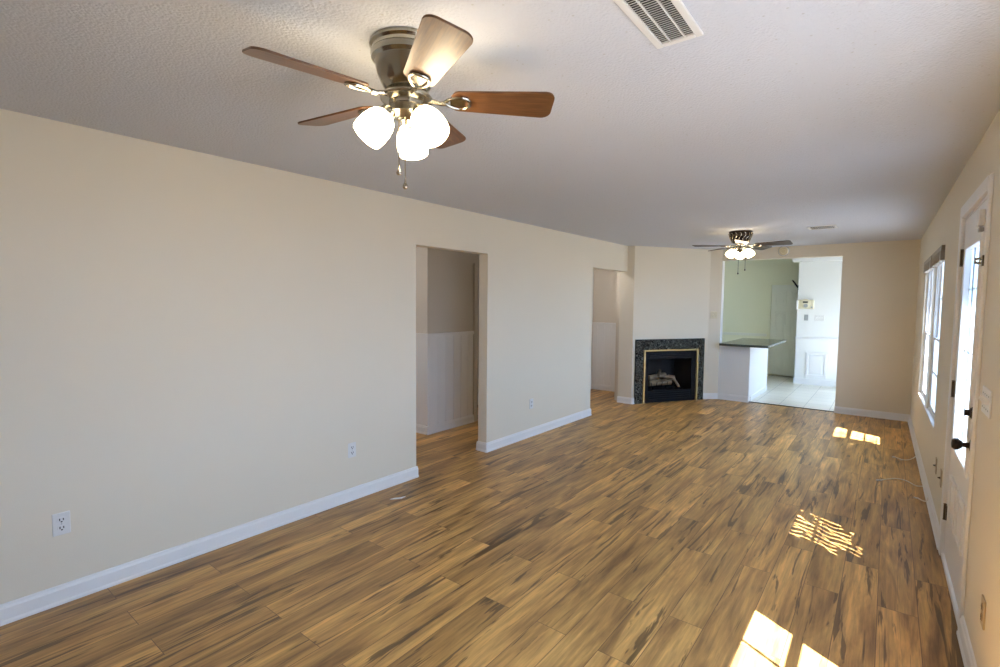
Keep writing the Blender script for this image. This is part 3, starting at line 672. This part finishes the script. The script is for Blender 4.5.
for (p, q, rr) in (((-0.27, 0.12, 0.285), (0.16, 0.13, 0.285), 0.042), ((-0.20, 0.25, 0.295), (0.27, 0.27, 0.29), 0.048), ((-0.24, 0.16, 0.37), (0.12, 0.22, 0.40), 0.036),
                   ((-0.02, 0.24, 0.38), (0.24, 0.12, 0.36), 0.034), ((-0.10, 0.11, 0.35), (0.05, 0.26, 0.46), 0.027), ((0.20, 0.10, 0.345), (0.27, 0.05, 0.22), 0.022)):
    p = Vector(p)+Vector((cxm, 0, 0)); q = Vector(q)+Vector((cxm, 0, 0)); n = 9
    bm = tube(bmesh.new(), [p.lerp(q, i/n)+Vector((0, 0, rnd.uniform(-.005, .005))) for i in range(n+1)], [rr*rnd.uniform(0.82, 1.08) for i in range(n+1)], 12)
    obj('log', bm, M_LOG, fp, smooth=50)

# ------------------------------------------------------------------ ceiling fans
def blade_outline(L0, L1, w0, w1):
    out = []
    for i in range(9):                       # rounded root
        a = R(90+i*180/8); out.append((L0+0.03+0.03*math.cos(a), w0*math.sin(a)))
    c = 0.034
    for i in range(7):
        a = R(-90+i*90/6); out.append((L1-c+c*math.cos(a)*1.0, -w1+c+c*math.sin(a)))
    for i in range(7):
        a = R(i*90/6); out.append((L1-c+c*math.cos(a), w1-c+c*math.sin(a)))
    return out
def make_fan(label, loc, rz, s, blade_mat, body_mat, filigree, chains, shade_dirs, ks=1.0, pend=None):
    t = thing('ceiling_fan', label, 'ceiling fan', loc, rz)
    can = obj('canopy', lathe(bmesh.new(), [(0.122*s, 0), (0.124*s, -0.012*s), (0.117*s, -0.020*s), (0.117*s, -0.030*s), (0.121*s, -0.036*s), (0.118*s, -0.052*s), (0.108*s, -0.062*s), (0.106*s, -0.070*s),
        (0.100*s, -0.095*s), (0.090*s, -0.120*s), (0.079*s, -0.142*s), (0.070*s, -0.152*s), (0.056*s, -0.156*s)], 48), body_mat, t, smooth=28)
    if filigree:
        bm = bmesh.new()
        for i in range(16):
            a = 2*math.pi*i/16
            pts = []
            for j in range(9):
                u = j/8; rr = (0.121-(0.121-0.086)*u**1.3)*s; aa = a+0.13*math.sin(u*2*math.pi)
                pts.append((rr*math.cos(aa), rr*math.sin(aa), -(0.026+0.108*u)*s))
            tube(bm, pts, 0.006*s, 6)
        obj('filigree', bm, M_NICKEL, can, smooth=40)
    zb = -0.178*s
    obj('motor_hub', lathe(bmesh.new(), [(0.056*s, -0.150*s), (0.058*s, -0.168*s), (0.086*s, -0.171*s), (0.090*s, -0.178*s), (0.088*s, -0.185*s), (0.060*s, -0.190*s), (0.060*s, -0.205*s)], 40), M_NICKEL, t, smooth=30)
    for k in range(5):
        mx = Matrix.Rotation(2*math.pi*k/5, 4, 'Z') @ Matrix.Translation((0, 0, zb))
        tilt = Matrix.Rotation(R(-14), 4, 'X')
        bm = prism(bmesh.new(), blade_outline(0.150*s, 0.511*s, 0.052*s, 0.070*s), -0.0035*s, 0.0035*s, None)
        b = obj('blade', bm, blade_mat, t, bevel=0.0015); b.matrix_local = mx @ tilt
        bm = bmesh.new()
        # open loop bracket under the blade root and the arm to the hub
        loop = [(0.128, 0.0), (0.150, 0.020), (0.185, 0.031), (0.210, 0.022), (0.216, 0.0), (0.210, -0.022), (0.185, -0.031), (0.150, -0.020), (0.128, 0.0)]
        tube(bm, [tilt @ Vector((x*s, y*s, -0.008*s)) for x, y in smooth_path_xy(loop)], 0.0055*s, 8)
        tube(bm, [(0.070*s, 0, 0), (0.095*s, 0, -0.004*s), (0.115*s, 0, -0.010*s), (0.133*s, 0, -0.009*s)], [0.010*s, 0.008*s, 0.008*s, 0.009*s], 8)
        prism(bm, [(0.150*s, -0.016*s), (0.200*s, -0.020*s), (0.200*s, 0.020*s), (0.150*s, 0.016*s)], -0.0075*s, -0.0035*s, tilt)
        i = obj('blade_iron', bm, M_NICKEL, t, smooth=40); i.matrix_local = mx
    # light kit
    obj('light_kit', lathe(bmesh.new(), [(0.060*s, -0.205*s), (0.066*s, -0.210*s), (0.062*s, -0.232*s), (0.040*s, -0.246*s), (0.020*s, -0.254*s), (0.012*s, -0.268*s), (0.0, -0.270*s)], 36), M_NICKEL, t, smooth=30)
    for th in shade_dirs:
        a = R(37.87+th)-rz
        mz = Matrix.Rotation(a, 4, 'Z')
        arm = tube(bmesh.new(), [mz @ Vector(p)*s for p in ((0.035, 0, -0.220), (0.052, 0, -0.222), (0.062, 0, -0.230))], [0.010*s, 0.009*s, 0.010*s], 10)
        ax = mz @ Matrix.Translation((0.056*s, 0, -0.226*s)) @ Matrix.Rotation(R(-40), 4, 'Y')     # local -z = down and outward
        lathe(arm, [(0.0, 0.006*s), (0.020*s, 0.004*s), (0.024*s, -0.006*s), (0.024*s, -0.026*s), (0.027*s, -0.030*s)], 24, ax)
        obj('lamp_holder', arm, M_NICKEL, t, smooth=35)
        pr = [(0.022, -0.022), (0.033, -0.026), (0.044, -0.037), (0.051, -0.055), (0.0555, -0.078), (0.0565, -0.098), (0.0555, -0.116), (0.0535, -0.128), (0.0505, -0.127), (0.0525, -0.115), (0.0535, -0.098), (0.0525, -0.078), (0.048, -0.057), (0.041, -0.041), (0.025, -0.030)]
        obj('lamp_shade', lathe(bmesh.new(), [(r_*s*ks, z*s*ks) for r_, z in pr], 32, ax, cap=False), M_SHADE, t, smooth=60)
    for (th, rad, z1) in chains:
        a = R(37.87+th)-rz; x, y = rad*math.cos(a), rad*math.sin(a)
        z0 = -0.236*s
        c = obj('pull_chain', tube(bmesh.new(), [(x, y, z0), (x, y, z1+0.03)], 0.0022, 6), pend or M_NICKEL, t)
        obj('pendant', lathe(bmesh.new(), [(0.0, 0.036), (0.003, 0.034), (0.004, 0.022), (0.009, 0.010), (0.009, 0.004), (0.005, 0.0), (0, 0)], 16, Matrix.Translation((x, y, z1))), pend or M_NICKEL, c, smooth=50)
    return t
def smooth_path_xy(pts):
    return [(p.x, p.y) for p in smooth_path([(x, y, 0) for x, y in pts], 4)]
FZ = H
make_fan('large near ceiling fan with brown blades and three glowing shades', (1.930, 1.200, H), R(-172.98), 1.0, M_WALNUT, M_NICKEL, False,
         [(270, 0.030, -0.490), (210, 0.028, -0.440)], (90, 206, 322))
fan2 = make_fan('small distant ceiling fan with dark blades near the kitchen opening', (1.820, 6.60, H), R(37.87+174), 1.08, M_DARKWOOD, M_BRONZE, True,
         [(215, 0.03, -0.585), (335, 0.06, -0.535)], (64, 184, 304), 0.86, M_BRONZE)
fan2.scale = (1, 1, 0.88)

# ------------------------------------------------------------------ ceiling vents, smoke detector
def vent(label, x0, x1, y0, y1, along_y, n, divs):
    t = thing('air_vent', label, 'air vent', ((x0+x1)/2, (y0+y1)/2, H)); a, b = (x1-x0)/2, (y1-y0)/2; f = 0.024
    obj('vent_frame', boxes((-a, -a+f, -b, b, -0.009, 0), (a-f, a, -b, b, -0.009, 0), (-a+f, a-f, -b, -b+f, -0.009, 0), (-a+f, a-f, b-f, b, -0.009, 0)), M_PLASTIC, t, bevel=0.004)
    obj('duct_backing', boxes((-a+f, a-f, -b+f, b-f, -0.0012, -0.0002)), M_DARK, t)
    bm = bmesh.new()
    if along_y:
        L_ = 2*(b-f)
        for i in range(n):
            y = -b+f+L_*(i+0.5)/n; box(bm, -a+f, a-f, -0.0045, 0.0045, -0.0008, 0.0008, Matrix.Translation((0, y, -0.0052)) @ Matrix.Rotation(R(38), 4, 'X'))
        for d in divs: box(bm, d*(a-f)-0.002, d*(a-f)+0.002, -b+f, b-f, -0.0085, -0.002)
    else:
        L_ = 2*(a-f)
        for i in range(n):
            x = -a+f+L_*(i+0.5)/n; box(bm, -0.0035, 0.0035, -b+f, b-f, -0.0008, 0.0008, Matrix.Translation((x, 0, -0.0052)) @ Matrix.Rotation(R(38), 4, 'Y'))
        for d in divs: box(bm, -a+f, a-f, d*(b-f)-0.002, d*(b-f)+0.002, -0.0085, -0.002)
    obj('louver', bm, M_PLASTIC, t)
    return t
vent('white slotted ceiling vent nearest the camera beside the near fan', 2.612, 2.766, 1.36, 1.722, True, 26, (-0.45, 0.45))
vent('small ceiling vent in front of the kitchen opening', 2.50, 2.78, 6.60, 6.86, False, 14, (0.0,))
sd = thing('smoke_detector', 'round white smoke detector above the kitchen opening', 'smoke detector', (1.975, YB, 2.372))
RX = Matrix.Rotation(R(90), 4, 'X')
obj('base', lathe(bmesh.new(), [(0.070, 0), (0.070, 0.012), (0.064, 0.016)], 32, RX), M_PLASTIC, sd, smooth=30)
obj('cover', lathe(bmesh.new(), [(0.062, 0.014), (0.060, 0.026), (0.050, 0.034), (0.040, 0.035), (0.038, 0.031), (0.030, 0.031), (0.028, 0.036), (0, 0.037)], 32, RX), M_IVORY, sd, smooth=30)
obj('rim', lathe(bmesh.new(), [(0.0705, 0.001), (0.076, 0.001), (0.076, 0.010), (0.0705, 0.010)], 32, RX), M_GREYPL, sd, smooth=30)

# ------------------------------------------------------------------ cables and scrap on the floor
def cable(label, pts, r, ends):
    t = thing('loose_cable', label, 'cable', (pts[0][0], pts[0][1], 0))
    o = Vector((pts[0][0], pts[0][1], 0)); P = smooth_path([Vector(p)-o for p in pts], 6)
    obj('cord', tube(bmesh.new(), P, r, 8), M_CABLE, t, smooth=60)
    for (i, dx) in ends:
        p = Vector(pts[i])-o; q = p + Vector((dx[0], dx[1], 0)).normalized()*0.03
        bm = tube(bmesh.new(), [p, p.lerp(q, .5), q], [0.006, 0.006, 0.005], 10); obj('connector', bm, M_PLASTIC, t, smooth=40)
zc = 0.0065
cable('long white cable lying across the floor by the right wall', [(3.283, 5.547, zc), (3.33, 5.62, zc), (3.40, 5.70, zc), (3.47, 5.68, zc), (3.53, 5.58, zc), (3.575, 5.60, zc), (3.589, 5.62, 0.012)], 0.0045, [(0, (-1, -0.4))])
cable('short white cable with two bright plugs, farthest along the right wall', [(3.40, 6.50, zc), (3.455, 6.45, zc), (3.50, 6.48, zc), (3.54, 6.58, zc), (3.563, 6.68, zc), (3.576, 6.72, 0.012)], 0.004, [(0, (-1, 0.2)), (1, (-1, -1))])
cable('stub of cable poking from the baseboard, nearest the front door', [(3.535, 5.22, zc), (3.56, 5.18, zc), (3.583, 5.16, 0.015), (3.590, 5.15, 0.05)], 0.0045, [(0, (-1, 0.3))])
bm = bmesh.new(); cur = [(-0.055, -0.030), (-0.02, -0.012), (0.012, 0.008), (0.030, 0.034), (0.018, 0.040), (-0.004, 0.022), (-0.035, 0.0)]
prism(bm, [(x*1.15, y*1.15) for x, y in cur], 0, 0.005)
for v in bm.verts: v.co.z += 0.012*max(0, v.co.x/0.03)**2*0.5 + 0.001
sc = obj('paper_scrap', bm, M_PAPER); sc.location = (0.285, 2.575, 0); sc.rotation_euler = (0, 0, R(20))
tag(sc, 'small white paper scrap on the floor by the left baseboard', 'paper scrap')

hl = thing('added_hall_light', 'unseen ceiling light added to brighten the hall behind the first opening', 'ceiling light', (-1.55, 3.1, H))  # out of sight, put in only to brighten the hall
obj('base', lathe(bmesh.new(), [(0.15, 0), (0.15, -0.02), (0.14, -0.025)], 32), M_NICKEL, hl, smooth=30)
obj('lamp_shade', lathe(bmesh.new(), [(0.135, -0.025), (0.13, -0.05), (0.10, -0.075), (0.05, -0.09), (0, -0.093)], 32, cap=False), M_ADDED_HALL_LAMP, hl, smooth=60)
dup(hl, (-0.62, 7.0, H), 0, 'unseen ceiling light added to brighten the hall behind the second opening')
# ------------------------------------------------------------------ outside: ground, plus unseen eave and tree added to block part of the sun
struct(obj('ground', boxes((3.74, 40, -25, 35, -0.25, -0.15)), M_GROUND), 'pale concrete patio outside', 'ground')
struct(obj('trim_9', boxes((rx(Y0)+RT, 4.147, Y0-0.3, YEND, 2.50, 2.60)), M_EAVE), 'roof eave added outside the right wall to cut the sun', 'eave')
tr = thing('sun_blocking_tree', 'leafy tree added outside the right hand windows to block sun', 'tree', (6.7, 4.15, -0.15))
obj('trunk', tube(bmesh.new(), [(0, 0, 0), (0.03, 0.02, 1.5), (-0.04, 0.03, 3.2), (0.02, 0, 4.8), (0, 0, 6.5)], [0.14, 0.11, 0.10, 0.07, 0.03], 12), M_BARK, tr, smooth=50)
bm = bmesh.new(); rnd = random.Random(11)
for i in range(5200):
    while True:
        p = Vector((rnd.uniform(-1, 1), rnd.uniform(-1, 1), rnd.uniform(-1, 1)))
        if p.length < 1: break
    c = Vector((p.x*0.9, p.y*0.92, 6.75+p.z*1.3)); a = Vector((rnd.gauss(0, 1), rnd.gauss(0, 1), rnd.gauss(0, 1))).normalized()
    b = a.orthogonal().normalized(); l = rnd.uniform(0.07, 0.12)
    q = [c-a*l, c+b*l*0.45, c+a*l, c-b*l*0.45]; v = [bm.verts.new(x) for x in q]; bm.faces.new(v)
obj('foliage', bm, M_LEAF, tr)
